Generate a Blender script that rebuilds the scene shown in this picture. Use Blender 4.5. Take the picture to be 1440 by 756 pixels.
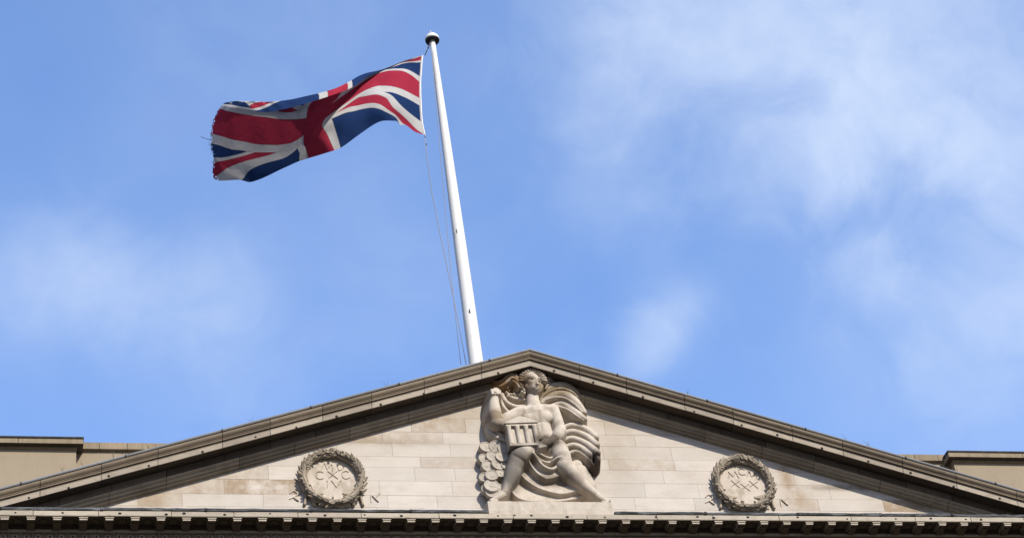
import bpy, bmesh, math, random
import numpy as np
from mathutils import Vector, Matrix
random.seed(7); rng = np.random.default_rng(7)
for o in list(bpy.data.objects): bpy.data.objects.remove(o)
SC = bpy.context.scene; COL = SC.collection
R = math.radians
GZ = 26.3                                   # height of the portico cornice above the pavement

# ------------------------------------------------------------------ camera
FPX, YAW, PITCH, ROLL = 3216.5, R(16.769), R(38.011), R(-8.674)
CAM = np.array([-11.657, -38.296, -24.717 + GZ])
ca, sa, cp, sp, cr, sr = math.cos(YAW), math.sin(YAW), math.cos(PITCH), math.sin(PITCH), math.cos(ROLL), math.sin(ROLL)
FWD = np.array([sa*cp, ca*cp, sp]); R0 = np.array([ca, -sa, 0.]); U0 = np.cross(R0, FWD)
RT = R0*cr + U0*sr; UP = -R0*sr + U0*cr
cd = bpy.data.cameras.new('camera'); cam = bpy.data.objects.new('camera', cd); COL.objects.link(cam)
cam.matrix_world = Matrix(((RT[0], UP[0], -FWD[0], CAM[0]), (RT[1], UP[1], -FWD[1], CAM[1]), (RT[2], UP[2], -FWD[2], CAM[2]), (0, 0, 0, 1)))
cd.sensor_width = 36; cd.lens = FPX/1440*36; cd.clip_end = 4000; cd.clip_start = .5
SC.camera = cam
def ray(px, py):
    d = FWD + (px-720)/FPX*RT - (py-378)/FPX*UP
    return d/np.linalg.norm(d)
def at(px, py, y):                           # the point of the upright plane at depth y seen at a spot of the photo
    d = ray(px, py); return CAM + d*((y-CAM[1])/d[1])

# ------------------------------------------------------------------ light
SUN = np.array([.42, -1., .84]); SUN /= np.linalg.norm(SUN)
sl = bpy.data.lights.new('sun', 'SUN'); sl.energy = 4.9; sl.angle = R(.6); sl.color = (1, .93, .82)
so = bpy.data.objects.new('sun', sl); COL.objects.link(so)
so.rotation_euler = Vector(-SUN).to_track_quat('-Z', 'Y').to_euler()
W = bpy.data.worlds.new('World'); SC.world = W; W.use_nodes = True
def sky():
    nt = W.node_tree; N = nt.nodes; L = nt.links; N.clear()
    out = N.new('ShaderNodeOutputWorld'); bg = N.new('ShaderNodeBackground')
    st = N.new('ShaderNodeTexSky'); st.sky_type = 'NISHITA'; st.sun_disc = False
    st.sun_elevation = math.asin(SUN[2]); st.sun_rotation = math.atan2(SUN[0], SUN[1])
    st.air_density = 1.0; st.dust_density = .6; st.ozone_density = 2.0; st.altitude = 0
    tc = N.new('ShaderNodeTexCoord')
    def M(op, a, b=None, c=None, clamp=False):
        n = N.new('ShaderNodeMath'); n.operation = op; n.use_clamp = clamp
        for i, v in enumerate((a, b, c)):
            if v is None: continue
            if isinstance(v, (int, float)): n.inputs[i].default_value = v
            else: L.new(v, n.inputs[i])
        return n.outputs[0]
    mp = N.new('ShaderNodeMapping'); L.new(tc.outputs['Generated'], mp.inputs[0]); mp.inputs['Rotation'].default_value = (.3, .5, .2)
    def noise(s, det, rough, dist=0, off=0.):
        n = N.new('ShaderNodeTexNoise'); n.noise_dimensions = '3D'
        a = N.new('ShaderNodeVectorMath'); a.operation = 'ADD'; L.new(mp.outputs[0], a.inputs[0]); a.inputs[1].default_value = (off, off*2, off*3)
        L.new(a.outputs[0], n.inputs['Vector']); n.inputs['Scale'].default_value = s; n.inputs['Detail'].default_value = det
        n.inputs['Roughness'].default_value = rough; n.inputs['Distortion'].default_value = dist
        return n.outputs['Fac']
    n1 = noise(10, 7, .52, .5); n2 = noise(24, 6, .54, .5, 3.); n0 = noise(5, 3, .5, 0, 8.)
    tot = None
    # thin veils and puffs hung at fixed places of the sky dome: (photo spot, angular radius, weight)
    for px, py, rx, wgt in CLOUDS:
        d = ray(px, py); dp = N.new('ShaderNodeVectorMath'); dp.operation = 'DISTANCE'
        nv = N.new('ShaderNodeVectorMath'); nv.operation = 'NORMALIZE'; L.new(tc.outputs['Generated'], nv.inputs[0])
        L.new(nv.outputs[0], dp.inputs[0]); dp.inputs[1].default_value = tuple(d)
        wob = M('MULTIPLY_ADD', n2, 2.2*rx/FPX, dp.outputs['Value']); wob = M('MULTIPLY_ADD', n1, 1.6*rx/FPX, wob); wob = M('MAXIMUM', M('SUBTRACT', wob, 1.9*rx/FPX), 0.)
        q = M('DIVIDE', wob, rx/FPX); q = M('MULTIPLY', q, q); q = M('MULTIPLY', q, -1.); q = M('EXPONENT', q)
        q = M('MULTIPLY', q, wgt)
        tot = q if tot is None else M('ADD', tot, q)
    tex = M('ADD', M('MULTIPLY', n1, 1.9), M('MULTIPLY', n2, .8)); tex = M('SUBTRACT', tex, .62)
    n3 = noise(60, 5, .55, .5, 5.); tex = M('ADD', tex, M('MULTIPLY', M('SUBTRACT', n3, .5), .5)); tex = M('MAXIMUM', tex, 0.); fac = M('MULTIPLY', tot, tex)
    veil = M('MULTIPLY', M('SUBTRACT', n0, .40, clamp=True), .3)
    veil2 = M('MULTIPLY', M('SUBTRACT', n1, .5, clamp=True), .45)
    fac = M('ADD', fac, veil, ); fac = M('ADD', fac, veil2); fac = M('DIVIDE', fac, M('ADD', M('MULTIPLY', fac, .55), 1.))
    tint = N.new('ShaderNodeMix'); tint.data_type = 'RGBA'; tint.blend_type = 'MULTIPLY'; tint.inputs[0].default_value = 1
    L.new(st.outputs[0], tint.inputs[6]); tint.inputs[7].default_value = SKYTINT
    mx = N.new('ShaderNodeMix'); mx.data_type = 'RGBA'; L.new(fac, mx.inputs[0])
    L.new(tint.outputs[2], mx.inputs[6]); mx.inputs[7].default_value = CLOUDCOL
    # unseen warm haze band added low all round, to darken and warm the shadows
    sz = N.new('ShaderNodeSeparateXYZ'); L.new(tc.outputs['Generated'], sz.inputs[0])
    mr = N.new('ShaderNodeMapRange'); mr.interpolation_type = 'SMOOTHSTEP'; L.new(sz.outputs[2], mr.inputs[0]); mr.inputs[1].default_value = .22; mr.inputs[2].default_value = .44; mr.inputs[3].default_value = 1; mr.inputs[4].default_value = 0
    hz = N.new('ShaderNodeMix'); hz.data_type = 'RGBA'; L.new(mr.outputs[0], hz.inputs[0]); L.new(mx.outputs[2], hz.inputs[6]); hz.inputs[7].default_value = (1.9, 1.7, 1.45, 1); mx = hz
    L.new(mx.outputs[2], bg.inputs[0]); bg.inputs[1].default_value = .15
    L.new(bg.outputs[0], out.inputs[0])
SKYTINT = (1.36, 1.52, 1.80, 1); CLOUDCOL = (4.2, 4.85, 6.0, 1)
CLOUDS = [(1080, 20, 200, .75), (900, 5, 130, .7), (1300, 60, 210, .7), (1390, 190, 140, .7), (1240, 170, 90, .6), (1420, 420, 120, .55), (1210, 380, 80, .35), (1380, 540, 110, .3),
          (965, 425, 45, .45), (925, 470, 50, .45), (900, 500, 40, .3), (850, 275, 70, .28), (50, 385, 80, .45), (140, 395, 70, .42), (230, 425, 70, .42), (310, 400, 60, .36), (350, 535, 80, .26), (240, 560, 70, .12), (560, 400, 120, .12), (240, 110, 110, .14), (420, 30, 120, .14)]
sky()
SC.view_settings.view_transform = 'Standard'; SC.view_settings.look = 'None'; SC.view_settings.exposure = 0.25; SC.view_settings.gamma = 1
SC.view_settings.use_curve_mapping = False
SC.render.engine = 'CYCLES'; SC.render.resolution_x = 1024; SC.render.resolution_y = 537

# ------------------------------------------------------------------ materials
MATS = {}
def mat(name, col, rough=.85, var=.0, vscale=2., stain=None, stain_amt=0., sscale=(1, 1, 1), bump=.0, bscale=60, metal=0, streak=0., bricks=None, patches=(), brown=None):
    if name in MATS: return MATS[name]
    m = bpy.data.materials.new(name); MATS[name] = m; m.use_nodes = True; nt = m.node_tree; N = nt.nodes; L = nt.links
    b = N['Principled BSDF']; b.inputs['Roughness'].default_value = rough; b.inputs['Metallic'].default_value = metal
    b.inputs['Specular IOR Level'].default_value = .25
    g = N.new('ShaderNodeNewGeometry'); pos = g.outputs['Position']
    def M(op, a, bb=None, clamp=False):
        n = N.new('ShaderNodeMath'); n.operation = op; n.use_clamp = clamp
        for i, v in enumerate((a, bb)):
            if v is None: continue
            if isinstance(v, (int, float)): n.inputs[i].default_value = v
            else: L.new(v, n.inputs[i])
        return n.outputs[0]
    def noise(s, det=5, rough=.6, sc=(1, 1, 1)):
        mp = N.new('ShaderNodeMapping'); L.new(pos, mp.inputs[0]); mp.inputs['Scale'].default_value = sc
        n = N.new('ShaderNodeTexNoise'); L.new(mp.outputs[0], n.inputs['Vector']); n.inputs['Scale'].default_value = s; n.inputs['Detail'].default_value = det; n.inputs['Roughness'].default_value = rough
        return n.outputs['Fac']
    def mixc(f, a, c, mode='MIX'):
        n = N.new('ShaderNodeMix'); n.data_type = 'RGBA'; n.blend_type = mode
        if isinstance(f, (int, float)): n.inputs[0].default_value = f
        else: L.new(f, n.inputs[0])
        for i, v in ((6, a), (7, c)):
            if isinstance(v, tuple): n.inputs[i].default_value = (*v, 1)
            else: L.new(v, n.inputs[i])
        return n.outputs[2]
    c = None
    if bricks:
        mp = N.new('ShaderNodeMapping'); L.new(pos, mp.inputs[0]); mp.inputs['Rotation'].default_value = (R(-90), 0, 0); mp.inputs['Location'].default_value = bricks.get('loc', (0, 0, 0))
        # x stays x, z becomes y
        br = N.new('ShaderNodeTexBrick'); L.new(mp.outputs[0], br.inputs['Vector']); br.inputs['Scale'].default_value = 1
        br.inputs['Color1'].default_value = (*bricks['c1'], 1); br.inputs['Color2'].default_value = (*bricks['c2'], 1); br.inputs['Mortar'].default_value = (*bricks['m'], 1)
        br.inputs['Mortar Size'].default_value = bricks.get('ms', .005); br.inputs['Mortar Smooth'].default_value = .3
        br.inputs['Brick Width'].default_value = bricks['w']; br.inputs['Row Height'].default_value = bricks['h']; br.offset = .5; br.squash = bricks.get('sq', 1); br.squash_frequency = 3
        c = br.outputs['Color']
    else: c = col
    at_ = N.new('ShaderNodeAttribute'); at_.attribute_name = 'tint'
    f = M('ADD', at_.outputs['Fac'], 1.)
    if var: f = M('MULTIPLY', f, M('ADD', M('MULTIPLY', M('SUBTRACT', noise(vscale), .5), var*2), 1.))
    if streak: f = M('MULTIPLY', f, M('ADD', M('MULTIPLY', M('SUBTRACT', noise(3, 4, .6, (4, 4, .35)), .5), streak*2), 1.))
    comb = N.new('ShaderNodeCombineColor'); [L.new(f, comb.inputs[i]) for i in range(3)]
    c = mixc(1., c, comb.outputs[0], 'MULTIPLY')
    if stain:
        s = noise(1.6, 8, .68, sscale); s = M('MULTIPLY', M('SUBTRACT', s, .5), 5., clamp=True)
        c = mixc(M('MULTIPLY', s, stain_amt), c, stain)
    if brown:                                                      # single stones from a browner bed
        ab_ = N.new('ShaderNodeAttribute'); ab_.attribute_name = 'brown'; c = mixc(M('MULTIPLY', ab_.outputs['Fac'], M('SUBTRACT', M('MULTIPLY', noise(2.6, 7, .72), 4.2), 1.3), clamp=True), c, brown)
    pw = 1.0 if brown else 2.4
    for (cx, cz, rx, rz, pc, amt) in patches:                       # stains and painted shade, each with a place of its own
        sp_ = N.new('ShaderNodeSeparateXYZ'); L.new(pos, sp_.inputs[0])
        ux = M('DIVIDE', M('SUBTRACT', sp_.outputs[0], cx), rx); uz = M('DIVIDE', M('SUBTRACT', sp_.outputs[2], cz), rz)
        q = M('ADD', M('MULTIPLY', ux, ux), M('MULTIPLY', uz, uz)); q = M('EXPONENT', M('MULTIPLY', q, -1.))
        q = M('MULTIPLY', q, M('MULTIPLY', M('SUBTRACT', noise(3, 6, .7), .25), 4.2, clamp=True)); c = mixc(M('MULTIPLY', q, amt*pw, clamp=True), c, pc)
    L.new(c, b.inputs['Base Color'])
    if bump:
        bm = N.new('ShaderNodeBump'); bm.inputs['Strength'].default_value = bump; bm.inputs['Distance'].default_value = .01; L.new(noise(bscale, 4, .65), bm.inputs['Height']); L.new(bm.outputs[0], b.inputs['Normal'])
    return m

YT = .62                                     # depth of the tympanum face behind the cornice front
def TX(px, py): p = at(px, py, YT); return p[0], p[2]
pl = [(*TX(1106, 672), .16, .5, (.26, .18, .11), .8), (*TX(1125, 700), .2, .3, (.30, .22, .14), .7), (*TX(1195, 686), 1.0, .07, (.17, .13, .095), .9), (*TX(1300, 712), .4, .2, (.17, .13, .08), .8), (*TX(870, 650), .35, .6, (.31, .26, .19), .6),
      (*TX(560, 622), 1.1, .10, (.25, .20, .14), .6), (*TX(215, 700), .35, .35, (.28, .20, .11), .6), (*TX(650, 590), .5, .3, (.3, .24, .16), .5), (*TX(850, 590), .4, .3, (.3, .24, .16), .5)]
m_tym = mat('pale_ashlar', (.465, .418, .36), var=.14, vscale=1.7, bump=.5, bscale=40, stain=(.29, .235, .17), stain_amt=.3, sscale=(.8, 1, 2.2), patches=pl, brown=(.29, .215, .145))
m_mort = mat('mortar', (.33, .285, .225), var=.1)
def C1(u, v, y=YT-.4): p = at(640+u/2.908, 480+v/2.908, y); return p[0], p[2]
pr_ = [(*C1(375, 414), .26, .17, (.09, .07, .05), .95), (*C1(250, 485), .22, .26, (.15, .13, .105), .9), (*C1(232, 545), .18, .25, (.19, .17, .14), .8), (*C1(290, 175), .12, .2, (.18, .14, .10), .9),  # soot on the hand; both shin patches are shade painted in
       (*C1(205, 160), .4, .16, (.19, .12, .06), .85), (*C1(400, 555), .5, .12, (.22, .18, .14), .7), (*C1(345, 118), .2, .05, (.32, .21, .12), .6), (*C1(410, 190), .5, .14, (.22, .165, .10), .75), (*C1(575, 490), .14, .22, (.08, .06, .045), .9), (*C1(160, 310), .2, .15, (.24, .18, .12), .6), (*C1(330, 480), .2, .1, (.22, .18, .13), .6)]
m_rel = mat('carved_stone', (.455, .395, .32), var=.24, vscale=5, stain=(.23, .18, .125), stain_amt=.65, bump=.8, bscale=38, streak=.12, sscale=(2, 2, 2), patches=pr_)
m_coin = mat('carved_stone_grey', (.38, .335, .275), var=.16, vscale=5, stain=(.22, .18, .14), stain_amt=.5, bump=.9, bscale=40, sscale=(2, 2, 2))
m_wre = mat('weathered_wreath_stone', (.33, .275, .205), var=.2, vscale=7, stain=(.10, .08, .06), stain_amt=.6, bump=.8, bscale=40, sscale=(3, 3, 3))
m_corn = mat('brown_weathered_stone', (.165, .128, .088), var=.22, vscale=2, stain=(.08, .06, .042), stain_amt=.55, sscale=(1.2, 1, 3), bump=.6, bscale=30)
m_coro = mat('corona_stone', (.29, .245, .19), var=.16, vscale=2.5, stain=(.15, .115, .08), stain_amt=.55, sscale=(1.5, 1, 4), bump=.6, bscale=30)
m_bed = mat('shade_toned_bed_stone', (.15, .125, .098), var=.28, vscale=2, stain=(.06, .048, .036), stain_amt=.5, bump=.5, bscale=30)  # darkened to put the cornice shadow into the frieze colour
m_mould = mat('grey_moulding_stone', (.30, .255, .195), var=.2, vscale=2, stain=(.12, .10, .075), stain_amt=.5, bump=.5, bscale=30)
m_under = mat('shade_toned_soffit_stone', (.065, .047, .032), var=.2, vscale=3, stain=(.04, .03, .02), stain_amt=.5, bump=.5, bscale=30)  # underside shade and brown ground bounce put into the stone colour
m_cap = mat('corona_pale_stone', (.37, .32, .25), var=.14, vscale=4, stain=(.18, .145, .10), stain_amt=.5, sscale=(3, 1, 6), bump=.5, bscale=40)
m_lead = mat('lead_sheet', (.17, .17, .17), rough=.6, var=.25, vscale=5, stain=(.10, .10, .10), stain_amt=.5, sscale=(2, 2, 6), bump=.5, bscale=25)
m_leadd = mat('tarry_lead', (.035, .036, .038), rough=.6, var=.5, vscale=6, stain=(.32, .33, .33), stain_amt=.6, sscale=(1.5, 1, 8), bump=.6, bscale=25)
m_att = mat('attic_stone', (.26, .21, .145), var=.07, vscale=1.5, stain=(.185, .14, .085), stain_amt=.35, bump=.3, bscale=30, streak=.08)
m_attc = mat('attic_cornice_stone', (.235, .185, .12), var=.16, vscale=3, stain=(.11, .085, .055), stain_amt=.5, sscale=(3, 3, .5), bump=.4, streak=.35)
m_black = mat('black_crust', (.03, .027, .024), var=.3, vscale=8, stain=(.12, .1, .08), stain_amt=.4, sscale=(3, 1, 1))
m_hole = mat('hole_black', (.012, .01, .01))
m_pole = mat('white_pole_paint', (.66, .65, .62), rough=.4, var=.07, vscale=4, stain=(.40, .38, .33), stain_amt=.45, sscale=(3, 3, .5))
m_dark = mat('dark_metal', (.03, .03, .035), rough=.5)
m_rope = mat('halyard_rope', (.25, .24, .24)); m_ropeb = mat('dark_cord', (.06, .06, .07))
m_asph = mat('asphalt', (.05, .05, .05), var=.2, vscale=1); m_pave = mat('paving', (.16, .15, .14), var=.15, vscale=1)
m_weed = mat('dry_weed', (.12, .11, .06))

# ------------------------------------------------------------------ helpers
def tag(o, label=None, cat=None, group=None, kind=None):
    for k, v in (('label', label), ('category', cat), ('group', group), ('kind', kind)):
        if v: o[k] = v
    return o
def empty(name, loc, label, cat, group=None):
    o = bpy.data.objects.new(name, None); COL.objects.link(o); o.location = loc; o.empty_display_size = .2
    return tag(o, label, cat, group)
def obj(name, bm, mats, parent=None, smooth=False, recalc=True):
    if recalc: bmesh.ops.recalc_face_normals(bm, faces=bm.faces)
    me = bpy.data.meshes.new(name); bm.to_mesh(me); bm.free()
    if not isinstance(mats, (list, tuple)): mats = [mats]
    for m in mats: me.materials.append(m)
    if smooth: me.polygons.foreach_set('use_smooth', [True]*len(me.polygons))
    o = bpy.data.objects.new(name, me); COL.objects.link(o)
    if parent:
        o.parent = parent; l = Vector(parent.location)
        p = parent.parent
        while p: l += Vector(p.location); p = p.parent
        o.location = -l
    return o
def newbm():
    bm = bmesh.new(); bm.faces.layers.float.new('tint'); return bm
def box(bm, x0, x1, y0, y1, z0, z1, mi=0, tint=0.):
    vs = [bm.verts.new(p) for p in ((x0, y0, z0), (x1, y0, z0), (x1, y1, z0), (x0, y1, z0), (x0, y0, z1), (x1, y0, z1), (x1, y1, z1), (x0, y1, z1))]
    la = bm.faces.layers.float.get('tint')
    for f in ((0, 1, 2, 3), (4, 5, 6, 7), (0, 1, 5, 4), (1, 2, 6, 5), (2, 3, 7, 6), (3, 0, 4, 7)):
        fc = bm.faces.new([vs[i] for i in f]); fc.material_index = mi
        if la: fc[la] = tint
    return vs
def tube(bm, pts, rad, n=8, mi=0, cap=True):
    pts = [Vector(p) for p in pts]; rings = []
    if isinstance(rad, (int, float)): rad = [rad]*len(pts)
    for i, p in enumerate(pts):
        t = (pts[min(i+1, len(pts)-1)]-pts[max(i-1, 0)]).normalized(); a = t.orthogonal().normalized() if i == 0 else (a - t*a.dot(t)).normalized(); b = t.cross(a)
        rings.append([bm.verts.new(p+(a*math.cos(2*math.pi*k/n)+b*math.sin(2*math.pi*k/n))*rad[i]) for k in range(n)])
    for r0, r1 in zip(rings, rings[1:]):
        for k in range(n):
            f = bm.faces.new((r0[k], r0[(k+1) % n], r1[(k+1) % n], r1[k])); f.material_index = mi; f.smooth = True
    if cap:
        for r in (rings[0], rings[-1]): f = bm.faces.new(r); f.material_index = mi
def lathe(bm, c, prof, n=24, mi=0):
    rings = []
    for r, z in prof: rings.append([bm.verts.new((c[0]+r*math.cos(2*math.pi*k/n), c[1]+r*math.sin(2*math.pi*k/n), c[2]+z)) for k in range(n)])
    for r0, r1 in zip(rings, rings[1:]):
        for k in range(n): f = bm.faces.new((r0[k], r0[(k+1) % n], r1[(k+1) % n], r1[k])); f.material_index = mi; f.smooth = True
    for r in (rings[0], rings[-1]): f = bm.faces.new(r); f.material_index = mi
def loft(bm, prof, x0, x1, zf, block=1.15, joint=.012, depth=.02, tvar=.1, mi=0, seed=0, close=True, mis=None, nsub=1, wob=.0):
    """a moulding: the profile [(y, dz)] run from x0 to x1 along zf(x), cut into stones by narrow sunk joints"""
    rr = random.Random(seed); la = bm.faces.layers.float.get('tint'); xs = []; x = x0
    while x < x1-1e-6:
        w = block*rr.uniform(.85, 1.15); xe = min(x+w, x1)
        if x1-xe < .3: xe = x1
        t = rr.uniform(-tvar, tvar); dy = rr.uniform(-wob, wob); dz = rr.uniform(-wob, wob)
        xs += [(x, 0, t, dy, dz), (xe-joint if xe < x1 else xe, 0, None, dy, dz)]
        if xe < x1: xs += [(xe-joint, depth, -.75, 0, 0), (xe, depth, None, 0, 0)]
        x = xe
    rings = [[bm.verts.new((x, y+o+dy, zf(x)+dz+ez)) for (y, dz) in prof] for (x, o, t, dy, ez) in xs]
    n = len(prof)
    for i in range(len(rings)-1):
        t = xs[i][2]; t = -.75 if t is None else t
        for k in range(n if close else n-1):
            a, b, c, d = rings[i][k], rings[i][(k+1) % n], rings[i+1][(k+1) % n], rings[i+1][k]
            if (a.co-d.co).length < 1e-7 and (b.co-c.co).length < 1e-7: continue
            f = bm.faces.new((a, b, c, d)); f.material_index = mis[k] if mis else mi
            if la: f[la] = t
    if close:
        for r in (rings[0], rings[-1]): f = bm.faces.new(r); f.material_index = mi

# ------------------------------------------------------------------ ground and street
bm = newbm(); box(bm, -600, 600, -600, 600, -.5, 0); tag(obj('ground', bm, m_asph), kind='structure')
bm = newbm(); box(bm, -40, 40, -6.5, 0, .004, .13); tag(obj('pavement', bm, m_pave), kind='structure')

# ------------------------------------------------------------------ the building
ZT, TS = GZ+4.34, .334                        # apex height, slope of the rakes
HW = 12.9
zf = lambda x: ZT - TS*abs(x)
BK = empty('stone_building', (0, 0, 0), 'classical stone building front with a broad triangular pediment and flat attic blocks behind', 'building')
# wall below and behind, solid
bm = newbm(); box(bm, -14, 14, .66, 9, 0, GZ-.45); box(bm, -30, 30, 2.9, 14, 0, GZ-.1); obj('wall', bm, m_att, BK)
# tympanum
bm = newbm()
zb = GZ-.05
ap = [(-HW, zb), (HW, zb), (HW, zf(HW)), (0, zf(0)-.3), (-HW, zf(HW))]
f0 = [bm.verts.new((x, YT, z)) for x, z in ap]; f1 = [bm.verts.new((x, YT+.35, z)) for x, z in ap]
bm.faces.new(f0); bm.faces.new(f1)
for i in range(5): bm.faces.new((f0[i], f0[(i+1) % 5], f1[(i+1) % 5], f1[i]))
tym = obj('tympanum', bm, m_mort, BK)
bm = newbm(); la = bm.faces.layers.float.get('tint'); lb = bm.faces.layers.float.new('brown'); rr = random.Random(11)
spots = [(*TX(a, b), c) for a, b, c in ((317, 689, 1.), (370, 669, .5), (239, 691, .5), (587, 601, .7), (505, 620, .65), (554, 616, .4), (644, 582, .4), (602, 654, .35), (224, 704, .5), (896, 654, .4), (889, 627, .25), (1110, 702, .45), (1305, 710, .9), (400, 690, .15), (960, 600, .25), (1160, 700, .15))]
z = GZ+.30; row = 0
while z < ZT-.3:
    h = (.335, .30, .36, .335, .27)[row % 5]; lim = (ZT-z)/TS+.5; x = -lim-rr.uniform(0, 1)
    while x < lim:
        w = rr.uniform(.7, 1.75); dy = rr.uniform(-.0015, .0015); e = .0022
        vs = [bm.verts.new(p) for p in ((x+e, YT-.012+dy, z+e), (x+w-e, YT-.012+dy, z+e), (x+w-e, YT-.012+dy, z+h-e), (x+e, YT-.012+dy, z+h-e), (x+e, YT+.01, z+e), (x+w-e, YT+.01, z+e), (x+w-e, YT+.01, z+h-e), (x+e, YT+.01, z+h-e))]
        t = rr.gauss(0, .03)+(.06 if rr.random() < .15 else 0); b_ = max([c for a, q, c in spots if x < a < x+w and z < q < z+h] or [max(0, rr.gauss(-.04, .12))])
        for f in ((0, 1, 2, 3), (0, 1, 5, 4), (1, 2, 6, 5), (2, 3, 7, 6), (3, 0, 4, 7)): fc = bm.faces.new([vs[i] for i in f]); fc[la] = t; fc[lb] = b_
        x += w
    z += h; row += 1
for s_ in (-1, 1):
    bmesh.ops.bisect_plane(bm, geom=bm.verts[:]+bm.edges[:]+bm.faces[:], plane_co=(0, 0, ZT-.38), plane_no=(s_*TS, 0, 1), clear_outer=True)
ash = obj('ashlar_facing', bm, m_tym, BK)
# raking cornices
cyma = [(.024, -.055), (.006, -.072), (-.002, -.09), (-.002, -.115), (.008, -.14), (.026, -.162), (.044, -.18), (.048, -.194)]
top = cyma + [(.066, -.197), (.05, -.206), (.05, -.232), (.098, -.238), (.098, -.246)]
for s in (-1, 1):
    rk = bpy.data.objects.new('raking_cornice', None); COL.objects.link(rk); rk.parent = BK
    xa, xb = (-HW, 0) if s < 0 else (0, HW)
    bm = newbm(); loft(bm, top+[(.30, -.246), (.30, -.055)], xa, xb, zf, 1.15, tvar=.12, seed=3+s, wob=.003); obj('cyma', bm, m_corn, rk)
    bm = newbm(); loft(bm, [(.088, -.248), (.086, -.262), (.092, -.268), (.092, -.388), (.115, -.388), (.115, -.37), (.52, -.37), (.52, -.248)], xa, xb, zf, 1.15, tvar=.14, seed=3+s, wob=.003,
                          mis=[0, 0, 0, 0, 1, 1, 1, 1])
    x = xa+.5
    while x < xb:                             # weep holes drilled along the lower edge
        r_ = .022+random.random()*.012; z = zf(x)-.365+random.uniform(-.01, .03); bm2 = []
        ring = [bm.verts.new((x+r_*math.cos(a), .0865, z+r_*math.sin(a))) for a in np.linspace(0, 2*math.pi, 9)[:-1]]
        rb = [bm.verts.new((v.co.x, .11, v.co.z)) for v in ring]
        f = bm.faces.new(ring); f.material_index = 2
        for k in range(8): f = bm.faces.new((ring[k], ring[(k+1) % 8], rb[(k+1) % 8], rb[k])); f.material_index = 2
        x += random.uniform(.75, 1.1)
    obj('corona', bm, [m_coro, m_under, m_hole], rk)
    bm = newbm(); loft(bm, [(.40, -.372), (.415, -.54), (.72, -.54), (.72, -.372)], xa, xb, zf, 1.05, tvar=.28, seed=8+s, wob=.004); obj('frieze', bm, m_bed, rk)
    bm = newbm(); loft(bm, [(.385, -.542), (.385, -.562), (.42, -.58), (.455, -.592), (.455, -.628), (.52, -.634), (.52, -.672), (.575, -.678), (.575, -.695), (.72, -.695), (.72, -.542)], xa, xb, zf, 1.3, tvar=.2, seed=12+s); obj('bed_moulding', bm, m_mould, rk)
    bm = newbm(); loft(bm, [(-.012, -.004), (-.016, -.03), (-.004, -.052), (.03, -.054), (5.5, -.054), (5.5, .0), (.02, .0)], xa, xb, zf, 2.1, joint=.03, depth=-.012, tvar=.15, seed=20+s, wob=.004); obj('lead_flashing', bm, m_lead, rk)
# wind-bent weed tufts standing on the lead
for i, x in enumerate([-9.9, -9.5, -8.9, -8.2, -6.1, -3.2, 3.4, 6.8, 7.3, 9.2]):
    y = random.uniform(.03, .08); bm = newbm(); w = []
    for k in range(random.choice([2, 3, 3, 4])):
        h = random.uniform(.10, .26); l = random.uniform(-.12, .06); o_ = random.uniform(-.05, .05)
        tube(bm, [(0, 0, -.012), (o_*.6+l*.3, 0, h*.6), (o_+l, 0, h)], [.004, .0032, .001], 4)
    t = obj('weed', bm, m_weed); t.location = (x, y, zf(x)+.012)
    tag(t, 'wispy dry weed tuft rooted on the lead edge of the left roof slope' if x < 0 else 'wispy dry weed tuft rooted on the lead edge of the right roof slope', 'weed', 'weed tufts on the left roof slope' if x < 0 else 'weed tufts on the right roof slope')
# horizontal cornice
hc = bpy.data.objects.new('main_cornice', None); COL.objects.link(hc); hc.parent = BK
zh = lambda x: GZ
S0 = .5
bm = newbm(); loft(bm, [(0, .112), (0, .012), (.006, 0), (.03, 0), (.03, .012), (.36, .012), (.36, .112)], -HW, HW, zh, 1.4, tvar=.10, seed=31, mis=[0, 0, 0, 1, 1, 1, 1], wob=.002)
x = -HW+.4
while x < HW:
    r_ = .016+random.random()*.012; z = GZ+.06+random.uniform(-.02, .02)
    ring = [bm.verts.new((x+r_*1.4*math.cos(a), -.004, z+r_*math.sin(a))) for a in np.linspace(0, 2*math.pi, 9)[:-1]]
    rb = [bm.verts.new((v.co.x, .02, v.co.z)) for v in ring]
    f = bm.faces.new(ring); f.material_index = 2
    for k in range(8): f = bm.faces.new((ring[k], ring[(k+1) % 8], rb[(k+1) % 8], rb[k])); f.material_index = 2
    x += random.choice([.35, .8, .9, .75, 1.1])
obj('corona', bm, [m_cap, m_under, m_hole], hc)
PX0, PX1 = at(686, 715, .1)[0], at(861, 718, .1)[0]
for (xa, xb, sd) in ((-HW, PX0-.02, 1), (PX1+.02, HW, 2)):
    bm = newbm(); loft(bm, [(.012, .118), (-.012, .128), (-.02, .16), (-.004, .19), (.03, .20), (.66, .23), (.66, .118)], xa, xb, zh, 1.9, joint=.05, depth=-.014, tvar=.5, seed=40+sd, wob=.006)
    bmesh.ops.subdivide_edges(bm, edges=[e for e in bm.edges if e.calc_length() > .8 and abs(e.verts[0].co.x-e.verts[1].co.x) > .8], cuts=10)
    for v in bm.verts: v.co.z += random.uniform(-.006, .006); v.co.y += random.uniform(-.004, .004)
    obj('lead_flashing', bm, m_leadd, hc)
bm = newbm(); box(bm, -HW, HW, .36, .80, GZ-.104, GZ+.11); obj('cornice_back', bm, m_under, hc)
bm = newbm(); loft(bm, [(.335, -.106), (.335, -.135), (.35, -.14), (.35, -.155), (.70, -.155), (.70, -.106)], -HW, HW, zh, 2, tvar=.1, seed=51); obj('fillet', bm, m_mould, hc)
bm = newbm(); box(bm, -HW, HW, .42, .70, GZ-.36, GZ-.157)
x = -HW
k = 0
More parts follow.
